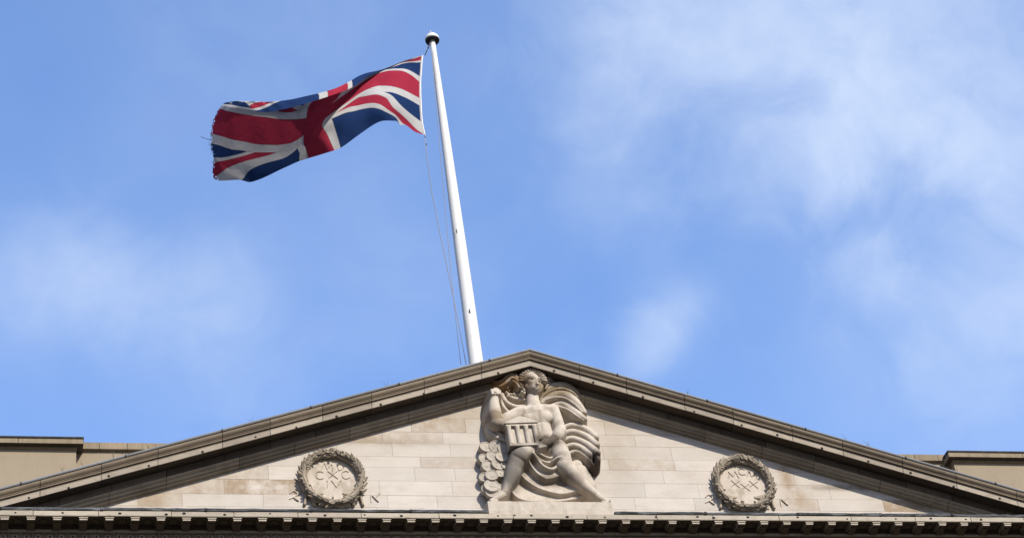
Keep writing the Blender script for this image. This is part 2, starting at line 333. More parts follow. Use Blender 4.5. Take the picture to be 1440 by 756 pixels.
while x < HW:
    cx = x+.111; z0 = GZ-.255
    for half in ((.075, .09), ):
        c = (cx, .415, z0)
        rings = []
        for i in range(6):
            th = i/5*math.pi/2; rr = math.cos(th)
            rings.append([bm.verts.new((c[0]+.072*rr*math.cos(a), c[1]-.062*math.sin(th), c[2]+.092*rr*math.sin(a))) for a in np.linspace(0, 2*math.pi, 11)[:-1]])
        for r0, r1 in zip(rings, rings[1:]):
            for q in range(10):
                if (r1[q].co-r1[(q+1) % 10].co).length > 1e-6: f = bm.faces.new((r0[q], r0[(q+1) % 10], r1[(q+1) % 10], r1[q])); f.smooth = True
    vs = [bm.verts.new(p) for p in ((x-.02, .41, GZ-.16), (x+.02, .41, GZ-.16), (x+.028, .41, GZ-.31), (x-.028, .41, GZ-.31), (x, .345, GZ-.165), (x, .375, GZ-.33))]
    for f in ((0, 3, 5, 4), (1, 2, 5, 4), (0, 1, 4), (3, 2, 5)): bm.faces.new([vs[i] for i in f])
    x += .222
obj('egg_and_dart_band', bm, m_coro, hc)
bm = newbm(); loft(bm, [(.48, -.362), (.48, -1.35), (.72, -1.35), (.72, -.362)], -HW, HW, zh, 2.2, tvar=.1, seed=52); obj('frieze', bm, m_att, hc)
# modillions and the rosettes between them: one of each, then copies
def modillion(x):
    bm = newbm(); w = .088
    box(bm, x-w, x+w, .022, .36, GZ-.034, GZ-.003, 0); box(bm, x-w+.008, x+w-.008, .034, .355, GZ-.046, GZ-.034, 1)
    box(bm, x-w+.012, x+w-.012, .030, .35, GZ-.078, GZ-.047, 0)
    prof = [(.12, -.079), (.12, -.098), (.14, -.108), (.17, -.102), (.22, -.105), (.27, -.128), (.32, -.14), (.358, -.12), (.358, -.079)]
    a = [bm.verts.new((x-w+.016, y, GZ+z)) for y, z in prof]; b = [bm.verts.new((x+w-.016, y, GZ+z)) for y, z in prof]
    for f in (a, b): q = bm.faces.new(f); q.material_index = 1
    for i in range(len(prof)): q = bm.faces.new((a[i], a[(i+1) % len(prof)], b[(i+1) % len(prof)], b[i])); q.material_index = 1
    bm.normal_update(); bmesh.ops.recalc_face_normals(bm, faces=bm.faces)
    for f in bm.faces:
        if f.normal.z < -.5: f.material_index = 1  # undersides get the soffit stone with shade in its colour
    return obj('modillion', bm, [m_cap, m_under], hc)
def rosette(x):
    bm = newbm(); c = Vector((x, .20, GZ+.008))
    for (x0, x1, y0, y1) in ((x-.15, x+.15, .05, .07), (x-.15, x+.15, .33, .35), (x-.15, x-.13, .07, .33), (x+.13, x+.15, .07, .33)): box(bm, x0, x1, y0, y1, GZ-.02, GZ+.01)
    for k in range(6):
        a = k*math.pi/3; m_ = Matrix.Translation(c+Vector((math.cos(a)*.055, math.sin(a)*.055, -.01))) @ Matrix.Rotation(a, 4, 'Z') @ Matrix.Diagonal((.05, .028, .022, 1))
        bmesh.ops.create_uvsphere(bm, u_segments=8, v_segments=5, radius=1, matrix=m_)
    bmesh.ops.create_uvsphere(bm, u_segments=8, v_segments=6, radius=.028, matrix=Matrix.Translation(c+Vector((0, 0, -.025))))
    return obj('rosette', bm, m_under, hc)
mo, ro = modillion(0), rosette(.25)
for k in range(-22, 23):
    if k:
        c = mo.copy(); COL.objects.link(c); c.parent = hc; c.location.x = mo.location.x+k*S0
        c = ro.copy(); COL.objects.link(c); c.parent = hc; c.location.x = ro.location.x+k*S0
# attic blocks and the low parapet walls beside them
YA = 2.6
for s, (px, py) in ((-1, (118, 613.5)), (1, (1332, 632.5))):
    p = at(px, py, YA); xc, zt = p[0], p[2]; far = s*26
    def span(a, b): return (min(a, b), max(a, b))
    ab = bpy.data.objects.new('attic_block', None); COL.objects.link(ab); ab.parent = BK
    x0, x1 = span(xc, far); bm = newbm(); loft(bm, [(YA, 0), (YA-.01, -.03), (YA+.005, -.055), (YA+.6, -.055), (YA+.6, .03)], x0, x1, lambda x: zt, 1.6, tvar=.2, seed=60+s, wob=.004); obj('coping', bm, m_black, ab)
    bm = newbm(); loft(bm, [(YA+.012, -.057), (YA+.012, -.17), (YA+.10, -.175), (YA+.10, -.18), (YA+.6, -.18), (YA+.6, -.057)], x0+(.012 if s > 0 else 0), x1-(.012 if s < 0 else 0), lambda x: zt, 1.9, tvar=.05, seed=62+s, mis=[0, 1, 1, 1, 0, 0]); obj('corona', bm, [m_attc, m_under], ab)
    xi = xc-.14*-s; x0, x1 = span(xi, far); bm = newbm(); loft(bm, [(YA+.13, -.182), (YA+.13, -.225), (YA+.16, -.235), (YA+.6, -.235), (YA+.6, -.182)], x0, x1, lambda x: zt, 1.9, tvar=.05, seed=64+s); obj('bed_moulding', bm, m_attc, ab)
    xi = xc+s*.155; x0, x1 = span(xi, far); bm = newbm(); loft(bm, [(YA+.17, -.237), (YA+.17, -5), (YA+6, -5), (YA+6, -.237)], x0, x1, lambda x: zt, 2.35, joint=.008, depth=.01, tvar=.03, seed=66+s); obj('wall', bm, m_att, ab)
    pw = bpy.data.objects.new('parapet', None); COL.objects.link(pw); pw.parent = BK
    p2 = at(*((170, 622) if s < 0 else (1300, 638.5)), YA+.3); zt2 = p2[2]; xe = s*5.0
    x0, x1 = span(xc+s*.3, xe); bm = newbm(); loft(bm, [(YA+.3, 0), (YA+.3, -.165), (YA+.40, -.17), (YA+.8, -.17), (YA+.8, .0)], x0, x1, lambda x: zt2, .62, joint=.010, tvar=.1, seed=70+s, wob=.003); obj('coping', bm, m_attc, pw)
    bm = newbm(); loft(bm, [(YA+.38, -.172), (YA+.38, -3), (YA+.8, -3), (YA+.8, -.172)], x0, x1, lambda x: zt2, 1.2, joint=.008, tvar=.05, seed=72+s); obj('wall', bm, m_att, pw)

# ------------------------------------------------------------------ carved reliefs: height fields standing off the tympanum
class Field:
    def __init__(s, x0, x1, z0, z1, g=.010):
        s.g = g; s.x = np.arange(x0, x1, g); s.z = np.arange(z0, z1, g); s.X, s.Z = np.meshgrid(s.x, s.z); s.H = np.full(s.X.shape, -9.)
    def smax(s, h, k):
        if k <= 0: s.H = np.maximum(s.H, h); return
        t = np.clip(.5+.5*(h-s.H)/k, 0, 1); s.H = s.H*(1-t)+h*t+k*t*(1-t)
    def cap(s, pts, k=.03, steep=5., mode='add', flat=1.):
        out = np.full(s.H.shape, -9.)
        if len(pts) == 1: pts = pts*2
        for (ax, az, ad, ar), (bx, bz, bd, br) in zip(pts, pts[1:]):
            dx, dz = bx-ax, bz-az; L2 = dx*dx+dz*dz+1e-12
            t = np.clip(((s.X-ax)*dx+(s.Z-az)*dz)/L2, 0, 1); d = np.hypot(s.X-ax-t*dx, s.Z-az-t*dz); r = ar+(br-ar)*t; dc = ad+(bd-ad)*t
            h = np.where(d < r*.97, dc+flat*np.sqrt(np.maximum(r*r-d*d, 0)), dc+flat*.243*r-(d-.97*r)*steep)
            out = np.maximum(out, h)
        s.smax(out, k)
    def dent(s, x, z, rx, rz, a):
        s.H += np.where(s.H > -1, a*np.exp(-(((s.X-x)/rx)**2+((s.Z-z)/rz)**2)), 0)
    def groove(s, pts, w, a):
        best = np.full(s.H.shape, 9.)
        for (ax, az), (bx, bz) in zip(pts, pts[1:]):
            dx, dz = bx-ax, bz-az; t = np.clip(((s.X-ax)*dx+(s.Z-az)*dz)/(dx*dx+dz*dz+1e-12), 0, 1); best = np.minimum(best, np.hypot(s.X-ax-t*dx, s.Z-az-t*dz))
        s.H -= a*np.clip(1-best/w, 0, 1)
    def poly(s, pts, h, edge=.05, k=.02, drop=.06):
        n = len(pts); ins = np.zeros(s.H.shape, bool); dist = np.full(s.H.shape, 9.)
        for i in range(n):
            ax, az = pts[i]; bx, bz = pts[(i+1) % n]
            c = ((az > s.Z) != (bz > s.Z)) & (s.X < (bx-ax)*(s.Z-az)/(bz-az+1e-12)+ax); ins ^= c
            dx, dz = bx-ax, bz-az; t = np.clip(((s.X-ax)*dx+(s.Z-az)*dz)/(dx*dx+dz*dz+1e-12), 0, 1); dist = np.minimum(dist, np.hypot(s.X-ax-t*dx, s.Z-az-t*dz))
        hh = h(s.X, s.Z) if callable(h) else h
        v = np.where(ins, hh-drop*np.clip(1-dist/edge, 0, 1)**2, hh-drop-dist*6)
        s.smax(v, k)
    def blur(s, n=1):
        m = s.H > -1
        for _ in range(n):
            H = np.where(m, s.H, 0); W_ = m.astype(float); A = H.copy(); B = W_.copy()
            for ax in (0, 1):
                for sh in (-1, 1): A += np.roll(H, sh, ax); B += np.roll(W_, sh, ax)
            s.H = np.where(m, A/np.maximum(B, 1), s.H)
    def build(s, name, m, parent, thr=0.01, y=YT):
        M_ = s.H > thr; D = M_.copy()
        for ax in (0, 1):
            for sh in (-1, 1): D |= np.roll(M_, sh, ax)
        H = np.where(M_, s.H, -.03); idx = np.full(M_.shape, -1); idx[D] = np.arange(D.sum())
        co = np.stack([s.X[D], y-H[D], s.Z[D]], 1)
        q = D[:-1, :-1] & D[1:, :-1] & D[:-1, 1:] & D[1:, 1:]
        a, b, c, d = idx[:-1, :-1][q], idx[:-1, 1:][q], idx[1:, 1:][q], idx[1:, :-1][q]
        me = bpy.data.meshes.new(name); me.from_pydata(co.tolist(), [], np.stack([a, b, c, d], 1).tolist()); me.materials.append(m)
        me.polygons.foreach_set('use_smooth', [True]*len(me.polygons)); me.update()
        o = bpy.data.objects.new(name, me); COL.objects.link(o)
        if parent:
            o.parent = parent; l = Vector(parent.location); pp = parent.parent
            while pp: l += Vector(pp.location); pp = pp.parent
            o.location = -l
        return o
K = 1/198.
def P(u, v, d, r=0):                          # crop coordinates of the statue (2.908 per photo pixel) to x, z, depth, radius
    rm = r*K; p = at(640+u/2.908, 480+v/2.908, YT-(d+.6*rm)); return (p[0], p[2], d, rm)
def Q(u, v, d=.2): p = at(640+u/2.908, 480+v/2.908, YT-d); return (p[0], p[2])
def bez(pts, n=18):                           # Catmull-Rom through control tuples
    pts = [np.array(p, float) for p in pts]; e = [2*pts[0]-pts[1]]+pts+[2*pts[-1]-pts[-2]]; out = []
    for i in range(len(pts)-1):
        a, b, c, d = e[i:i+4]
        for t in np.linspace(0, 1, n//(len(pts)-1)+2)[:-1]: out.append(.5*((2*b)+(c-a)*t+(2*a-5*b+4*c-d)*t*t+(-a+3*b-3*c+d)*t**3))
    out.append(pts[-1]); return out
def ridge(F, pts, k=.007, flat=1., steep=5): F.cap([P(*q) for q in bez(pts)], k=k, flat=flat, steep=steep)
x0, x1 = Q(90, 400)[0]-.2, Q(660, 400)[0]+.2; z1 = Q(318, 95, .4)[1]+.15; z0 = Q(400, 690, .1)[1]-.15
def FF(g=.010): return Field(x0, x1, z0, z1, g)
bx, bz = Q(400, 690, .1)
ST = empty('relief_sculpture', (bx, YT, bz), 'carved stone seated woman in billowing drapery holding a small temple, under the pediment peak', 'sculpture')
# plinth
bm = newbm(); pz1 = at(770, 707.5, .12)[2]
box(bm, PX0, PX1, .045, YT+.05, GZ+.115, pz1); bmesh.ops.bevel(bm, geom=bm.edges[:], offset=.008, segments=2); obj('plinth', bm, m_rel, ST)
# cloak
F = FF()
F.poly([Q(*q, .12) for q in ((345, 250), (352, 205), (380, 172), (440, 160), (490, 178), (508, 215), (512, 245), (530, 265), (537, 300), (535, 330), (500, 345), (430, 345), (400, 300))], .12, .06, .02)
for pts in ([(352, 232, .17, 12), (385, 190, .2, 20), (440, 178, .22, 24), (488, 200, .2, 20), (503, 232, .16, 12)],
            [(356, 246, .2, 10), (405, 214, .24, 18), (455, 214, .26, 20), (498, 246, .3, 19), (528, 285, .3, 14)],
            [(400, 258, .22, 9), (440, 250, .26, 15), (480, 276, .28, 19), (515, 302, .34, 16), (531, 312, .34, 12)],
            [(430, 290, .14, 10), (470, 312, .15, 14), (520, 330, .14, 10)], [(354, 226, .22, 5), (392, 200, .30, 6), (436, 190, .34, 6), (478, 204, .32, 6), (500, 226, .24, 5)],
            [(372, 236, .26, 5), (410, 226, .33, 6), (450, 230, .37, 6), (490, 256, .38, 6), (518, 284, .38, 5)], [(420, 262, .28, 5), (460, 276, .36, 5), (500, 304, .38, 5), (524, 320, .36, 5)],
            [(410, 285, .12, 7), (450, 318, .13, 8), (500, 338, .12, 7)]): ridge(F, pts)
F.poly([Q(*q, .12) for q in ((430, 345), (490, 325), (545, 338), (578, 365), (587, 430), (588, 490), (575, 510), (545, 500), (480, 480), (440, 465))], .11, .05, .02)
for a in ([(438, 352, .2, 9), (478, 338, .22, 12), (530, 350, .24, 14), (576, 385, .34, 15)],
          [(438, 376, .2, 10), (480, 364, .24, 13), (535, 382, .27, 15), (580, 416, .38, 15)],
          [(438, 402, .2, 10), (482, 392, .24, 13), (538, 414, .28, 15), (583, 448, .40, 15)],
          [(442, 430, .18, 10), (490, 420, .22, 13), (542, 446, .26, 15), (583, 478, .40, 15)],
          [(455, 458, .14, 9), (500, 446, .18, 11), (540, 468, .22, 13), (568, 492, .32, 14)]): ridge(F, a)
F.cap([P(580, 470, .34, 13), P(574, 500, .28, 12)], k=.02); F.dent(*Q(566, 488, .3), .035, .10, -.22)
# left sweep
F.poly([Q(*q, .1) for q in ((128, 275), (150, 240), (190, 205), (290, 190), (300, 270), (250, 330), (225, 412), (185, 402), (145, 380), (128, 335))], .08, .05, .02)
for a in ([(132, 275, .12, 7), (130, 325, .16, 9), (150, 375, .2, 10), (214, 408, .2, 9)], [(148, 300, .14, 7), (156, 345, .2, 10), (185, 378, .22, 10), (222, 388, .2, 8)],
          [(192, 212, .18, 8), (212, 245, .24, 9), (245, 262, .24, 9), (290, 262, .22, 8)], [(205, 200, .16, 7), (235, 228, .22, 9), (295, 236, .22, 9)],
          [(192, 232, .16, 7), (198, 262, .2, 8), (222, 290, .2, 8)], [(215, 330, .1, 8), (222, 370, .12, 9)], [(190, 345, .12, 7), (215, 362, .14, 9)]): ridge(F, a)
# seat drape behind the stretched leg
F.cap([P(515, 530, .04, 42), P(545, 585, .04, 40), P(552, 622, .02, 36)], k=.03); F.cap([P(470, 520, .08, 30), P(500, 500, .1, 26)], k=.04)
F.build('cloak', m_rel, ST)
# skirt, laid in swags
F = FF(.008)
def swag(poly, h, rim, rr, k=.02):
    pp = [Q(*q, h+.03) for q in poly]; zl = min(p[1] for p in pp)
    F.poly(pp, lambda X, Z: h+.015-.16*(Z-zl), .05, .012, .02)
    ridge(F, [(u, v, h-.028, rr) for u, v in rim], k=.03, steep=8)
swag([(224, 590), (245, 520), (262, 470), (480, 500), (560, 600), (549, 617), (500, 640), (471, 646), (400, 655), (291, 650), (245, 628)], .16, [(226, 592), (245, 628), (291, 650), (380, 655), (471, 646), (549, 616)], 5)
swag([(251, 495), (262, 455), (330, 440), (470, 480), (530, 560), (512, 592), (494, 608), (429, 622), (337, 595), (277, 550)], .25, [(251, 495), (277, 550), (337, 595), (429, 622), (494, 608), (514, 588)], 5)
swag([(275, 450), (300, 425), (440, 440), (445, 500), (429, 525), (420, 548), (374, 561), (345, 545), (318, 516), (295, 482)], .35, [(280, 452), (318, 514), (345, 544), (376, 560), (420, 548), (431, 520)], 5)
F.cap([P(268, 458, .40, 36), P(300, 434, .38, 28), P(345, 425, .34, 22)], k=.08)
for a in ([(296, 428, .40, 6), (337, 472, .43, 7), (374, 492, .41, 7), (406, 488, .38, 7)], [(306, 432, .42, 6), (352, 497, .43, 7), (392, 519, .41, 8), (424, 505, .38, 8)],
          [(318, 424, .42, 6), (350, 458, .43, 7), (385, 474, .41, 7), (412, 468, .38, 7)]): ridge(F, a, k=.02)
F.cap([P(418, 420, .34, 40), P(438, 455, .37, 42), P(446, 478, .37, 38)], k=.05); ridge(F, [(400, 486, .46, 6), (418, 474, .52, 5), (445, 470, .53, 5), (472, 484, .48, 5), (484, 505, .38, 5)], k=.015)
F.dent(*Q(300, 490), .10, .10, .03); F.dent(*Q(440, 585), .22, .05, -.03)
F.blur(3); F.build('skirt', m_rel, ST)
# body: one continuous surface
F = FF(.008)
def C(*pts, k=.05, flat=1.): F.cap([P(*q) for q in (bez(pts, 16) if len(pts) > 2 else pts)], k=k, flat=flat)
C((374, 400, .20, 42), (388, 428, .24, 48))
C((332, 290, .20, 55), (354, 345, .175, 48), (374, 395, .19, 43), k=.06)
C((288, 282, .30, 27), (335, 272, .28, 30), (392, 275, .30, 28), k=.06)
C((300, 300, .26, 34), (320, 312, .27, 34)); C((375, 300, .26, 34), (362, 312, .27, 34))
C((300, 314, .31, 24), k=.09); C((376, 308, .31, 25), k=.09)
C((318, 205, .27, 27), (321, 235, .27, 29), (328, 266, .26, 36), k=.04)
C((270, 280, .30, 29), (225, 302, .34, 28), (183, 322, .36, 27)); C((172, 322, .36, 29), (166, 285, .38, 29), (162, 240, .36, 21), (165, 222, .36, 18), k=.03)
C((163, 212, .36, 21), (168, 200, .36, 20), k=.02)
for i in range(4): C((150+i*11, 196+i*1.5, .44, 6.5), (153+i*10, 212, .46, 6), k=.008)
C((178, 210, .44, 6), (166, 204, .48, 6), k=.008)
C((402, 272, .28, 29), (420, 315, .32, 26), (434, 358, .36, 25)); C((434, 358, .38, 27), (418, 386, .43, 24), (392, 404, .47, 20), k=.03); C((392, 404, .47, 20), (368, 412, .49, 19), (358, 418, .48, 16), k=.03)
for i in range(4): C((372-i*1, 402+i*8, .53, 7), (352-i*1, 410+i*7, .54, 6.4), (338+i*3, 424+i*5, .51, 5.5), k=.008)
C((372, 398, .5, 6), (352, 396, .54, 5.5), (342, 402, .52, 5), k=.008)
C((425, 432, .28, 46), (448, 492, .33, 41), k=.05); C((450, 498, .34, 40), (462, 510, .34, 37), (492, 545, .30, 34), (530, 582, .26, 26), (566, 612, .24, 18), k=.05)
C((566, 612, .22, 19), (590, 632, .22, 16), (612, 646, .22, 14), k=.03)
for i in range(5): C((604+i*4, 655-i*4, .24, 7-i*.4), (620+i*3.2, 659-i*3.5, .26, 5.6-i*.4), k=.006)
C((262, 462, .36, 36), (250, 496, .35, 33), (238, 530, .325, 30), (222, 570, .285, 23), (208, 604, .25, 16), k=.06)
C((208, 608, .22, 17), (190, 625, .22, 16), (166, 640, .22, 12), k=.03)
for i in range(5): C((172-i*3, 650-i*3.2, .24, 6.5-i*.4), (152-i*2, 655-i*2.6, .26, 5-i*.3), k=.006)
# head and face, turned to the viewer's right
C((314, 150, .34, 38), k=.02); C((323, 158, .38, 34), (326, 178, .385, 29), k=.03); C((298, 180, .37, 14), (312, 194, .39, 13), (330, 199, .405, 12), (345, 194, .39, 11), (353, 180, .37, 11), k=.04)
fx = lambda u, v: Q(u, v, .55)
F.dent(*fx(315, 151), .050, .026, -.042); F.dent(*fx(346, 157), .036, .026, -.05)
C((315, 152.5, .485, 4.6), k=.004); C((345, 158.5, .475, 4.0), k=.004)
C((301, 144, .52, 3), (316, 140, .535, 3), (329, 145, .53, 3), k=.02); C((338, 148, .53, 3), (347, 147, .515, 3), (354, 152, .49, 2.5), k=.02)
C((333, 147, .53, 4), (335, 162, .542, 4.4), (337, 171, .552, 5.6), k=.02); C((331, 173, .52, 3.6), k=.015); C((343, 173, .515, 3), k=.015)
F.dent(*fx(334, 179), .028, .012, -.012)
C((323, 185, .515, 2.6), (335, 183.5, .53, 3), (345, 185, .505, 2.4), k=.012); C((326, 190.5, .505, 2.6), (335, 191.5, .515, 3.2), (343, 189.5, .50, 2.4), k=.012)
F.groove([fx(323, 187.6), fx(335, 187.4), fx(345, 187.4)], .010, .012)
C((332, 199, .44, 9), k=.04)
for u, v, rx, rz, a in ((338, 300, .035, .16, -.02), (352, 350, .03, .12, -.015), (364, 385, .014, .018, -.015), (318, 262, .05, .02, -.02), (352, 258, .05, .02, -.02), (330, 330, .12, .025, -.02), (185, 322, .03, .03, -.02)): F.dent(*Q(u, v, .4), rx, rz, a)
F.groove([Q(322, 330, .4), Q(305, 338, .4), Q(285, 330, .4)], .03, .012)
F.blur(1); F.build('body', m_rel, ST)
# hair and headdress
F = FF(.008)
F.poly([Q(*q, .2) for q in ((148, 160), (175, 145), (215, 130), (262, 130), (300, 115), (350, 118), (395, 145), (400, 175), (360, 215), (350, 200), (300, 200), (280, 235), (240, 215), (150, 190))], .14, .05, .02)
for a in ([(266, 160, .36, 7), (246, 139, .37, 9), (222, 134, .36, 10), (203, 150, .34, 9), (179, 163, .30, 9), (147, 160, .22, 7)], [(268, 173, .37, 7), (249, 152, .39, 8), (228, 147, .38, 8), (208, 167, .34, 8), (184, 180, .28, 8), (149, 175, .2, 7)],
          [(262, 184, .36, 6), (249, 167, .37, 6), (236, 160, .36, 6), (226, 172, .30, 6)], [(262, 146, .3, 7), (240, 126, .3, 8), (212, 128, .28, 8), (186, 148, .22, 7), (160, 152, .18, 6)], [(215, 186, .24, 6), (190, 192, .2, 6), (160, 188, .16, 6)],
          [(372, 150, .28, 8), (388, 148, .25, 8), (400, 160, .2, 7)], [(372, 165, .28, 8), (386, 166, .25, 8), (398, 180, .2, 7)], [(370, 180, .26, 7), (380, 192, .22, 7)]): ridge(F, a)
for k in range(22): F.cap([P(random.uniform(205, 272), random.uniform(192, 222), .18+random.uniform(0, .08), random.uniform(3.5, 6))], k=.006)
for k in range(22): F.cap([P(278+random.uniform(-9, 9), 146+k*3.2, .36+random.uniform(-.03, .03), random.uniform(3.5, 6))], k=.008)
for k in range(10): F.cap([P(374+random.uniform(-5, 8), 146+k*5, .30, random.uniform(5, 7))], k=.006)
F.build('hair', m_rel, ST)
F = FF(.008)
C((284, 152, .36, 5), (298, 132, .41, 5), (320, 124, .43, 5), (343, 128, .41, 5), (358, 144, .38, 5), k=.01)
C(*[(318+math.cos(a)*50, 162-math.sin(a)*50, .36, 10) for a in np.linspace(R(4), R(176), 9)], k=.01)
for k in range(15):
    a = R(5+k*170/14); ux, vy = math.cos(a), -math.sin(a)
    C((319+ux*37, 160+vy*37, .42, 3.4), (318+ux*48, 160+vy*48, .445, 4.2), (317+ux*57, 163+vy*57, .40, 4.8), k=.001)
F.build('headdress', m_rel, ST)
# coins heaped behind the foot
cs = [(125, 430, 24, .12), (165, 427, 25, .14), (196, 436, 22, .12), (118, 478, 22, .12), (152, 468, 24, .18), (190, 470, 25, .16), (134, 508, 25, .2), (176, 500, 27, .2), (208, 505, 20, .12), (118, 553, 20, .14), (150, 545, 25, .25), (185, 538, 18, .16),
      (202, 560, 18, .1), (128, 600, 20, .14), (150, 588, 30, .22), (152, 612, 26, .32), (180, 600, 22, .14), (205, 470, 18, .12)]
for i, (u, v, r_, d) in enumerate(cs):
    d = .10+d*.35+(i % 3)*.022; p = at(640+u/2.908, 480+v/2.908, YT-d-.03); r_ *= K*1.12; bm = newbm()
    tl = Matrix.Rotation(R(random.uniform(-10, 6)), 4, 'X') @ Matrix.Rotation(R(random.uniform(-10, 10)), 4, 'Z'); n = 28; rings = []
    for rad, yy in ((1, .12), (1, -.004), (.96, -.014), (.84, -.014), (.79, -.004), (.3, -.002), (.05, -.002)):
        rings.append([bm.verts.new(Vector(p)+(tl @ Vector((rad*r_*math.cos(a), yy, rad*r_*math.sin(a))))) for a in np.linspace(0, 2*math.pi, n+1)[:-1]])
    for a, b in zip(rings, rings[1:]):
        for q in range(n): bm.faces.new((a[q], a[(q+1) % n], b[(q+1) % n], b[q]))
    bm.faces.new(rings[0]); bm.faces.new(rings[-1])
    for _ in range(3):                       # a worn head or shield struck on the face
        q = Matrix.Translation(Vector(p)+(tl @ Vector((random.uniform(-.35, .35)*r_, -.004, random.uniform(-.35, .35)*r_)))) @ tl @ Matrix.Diagonal((r_*random.uniform(.1, .28), .008, r_*random.uniform(.1, .35), 1))
        bmesh.ops.create_uvsphere(bm, u_segments=8, v_segments=6, radius=1, matrix=q)
    obj('coin', bm, m_coin, ST)
# the core the coins lie against
F = FF(); F.poly([Q(*q, .1) for q in ((110, 420), (215, 415), (225, 520), (205, 610), (140, 630), (115, 590))], .10, .05, .02); F.build('coin_heap_core', m_rel, ST)
# the little temple
TP = bpy.data.objects.new('model_temple', None); COL.objects.link(TP); TP.parent = ST
def tq(u, v, d): p = at(640+u/2.908, 480+v/2.908, YT-d); return p
a0, a1 = tq(224, 420, .52), tq(350, 412, .52); t0, t1 = tq(222, 346, .52), tq(350, 330, .52); zb0 = a0[2]; zt0 = t0[2]; X0, X1 = a0[0], a1[0]; yF = YT-.54
rot = Matrix.Translation((X0, yF, zb0)) @ Matrix.Rotation(R(3.5), 4, 'Y').inverted() @ Matrix.Translation((-X0, -yF, -zb0))
def tobj(name, bm):
    bmesh.ops.transform(bm, matrix=rot, verts=bm.verts); return obj(name, bm, m_rel, TP)
hcol = zt0-zb0; yB = YT-.18
bm = newbm(); box(bm, X0-.01, X1+.01, yF-.01, yB, zb0-.05, zb0); tobj('base', bm)
bm = newbm(); box(bm, X0+.02, X1-.02, yF+.065, yB, zb0, zt0); tobj('cella', bm)
for i in range(4):
    xx = X0+.055+(X1-X0-.11)*i/3; bm = newbm(); lathe(bm, (xx, yF+.05, zb0), [(.062, 0), (.062, .015), (.056, .025), (.050, hcol-.05), (.062, hcol-.015), (.062, hcol)], 14); tobj('column', bm)
bm = newbm(); box(bm, X0-.005, X1+.005, yF, yB, zt0, zt0+.05); box(bm, X0-.03, X1+.03, yF-.025, yB, zt0+.05, zt0+.085); tobj('entablature', bm)
bm = newbm(); xm = (X0+X1)/2-.0; pr = [(X0-.03, zt0+.085), (X1+.03, zt0+.085), (xm, zt0+.235)]
va = [bm.verts.new((x, yF-.02, z)) for x, z in pr]; vb = [bm.verts.new((x, yB, z)) for x, z in pr]; bm.faces.new(va); bm.faces.new(vb)
for i in range(3): bm.faces.new((va[i], va[(i+1) % 3], vb[(i+1) % 3], vb[i]))
tobj('pediment', bm)

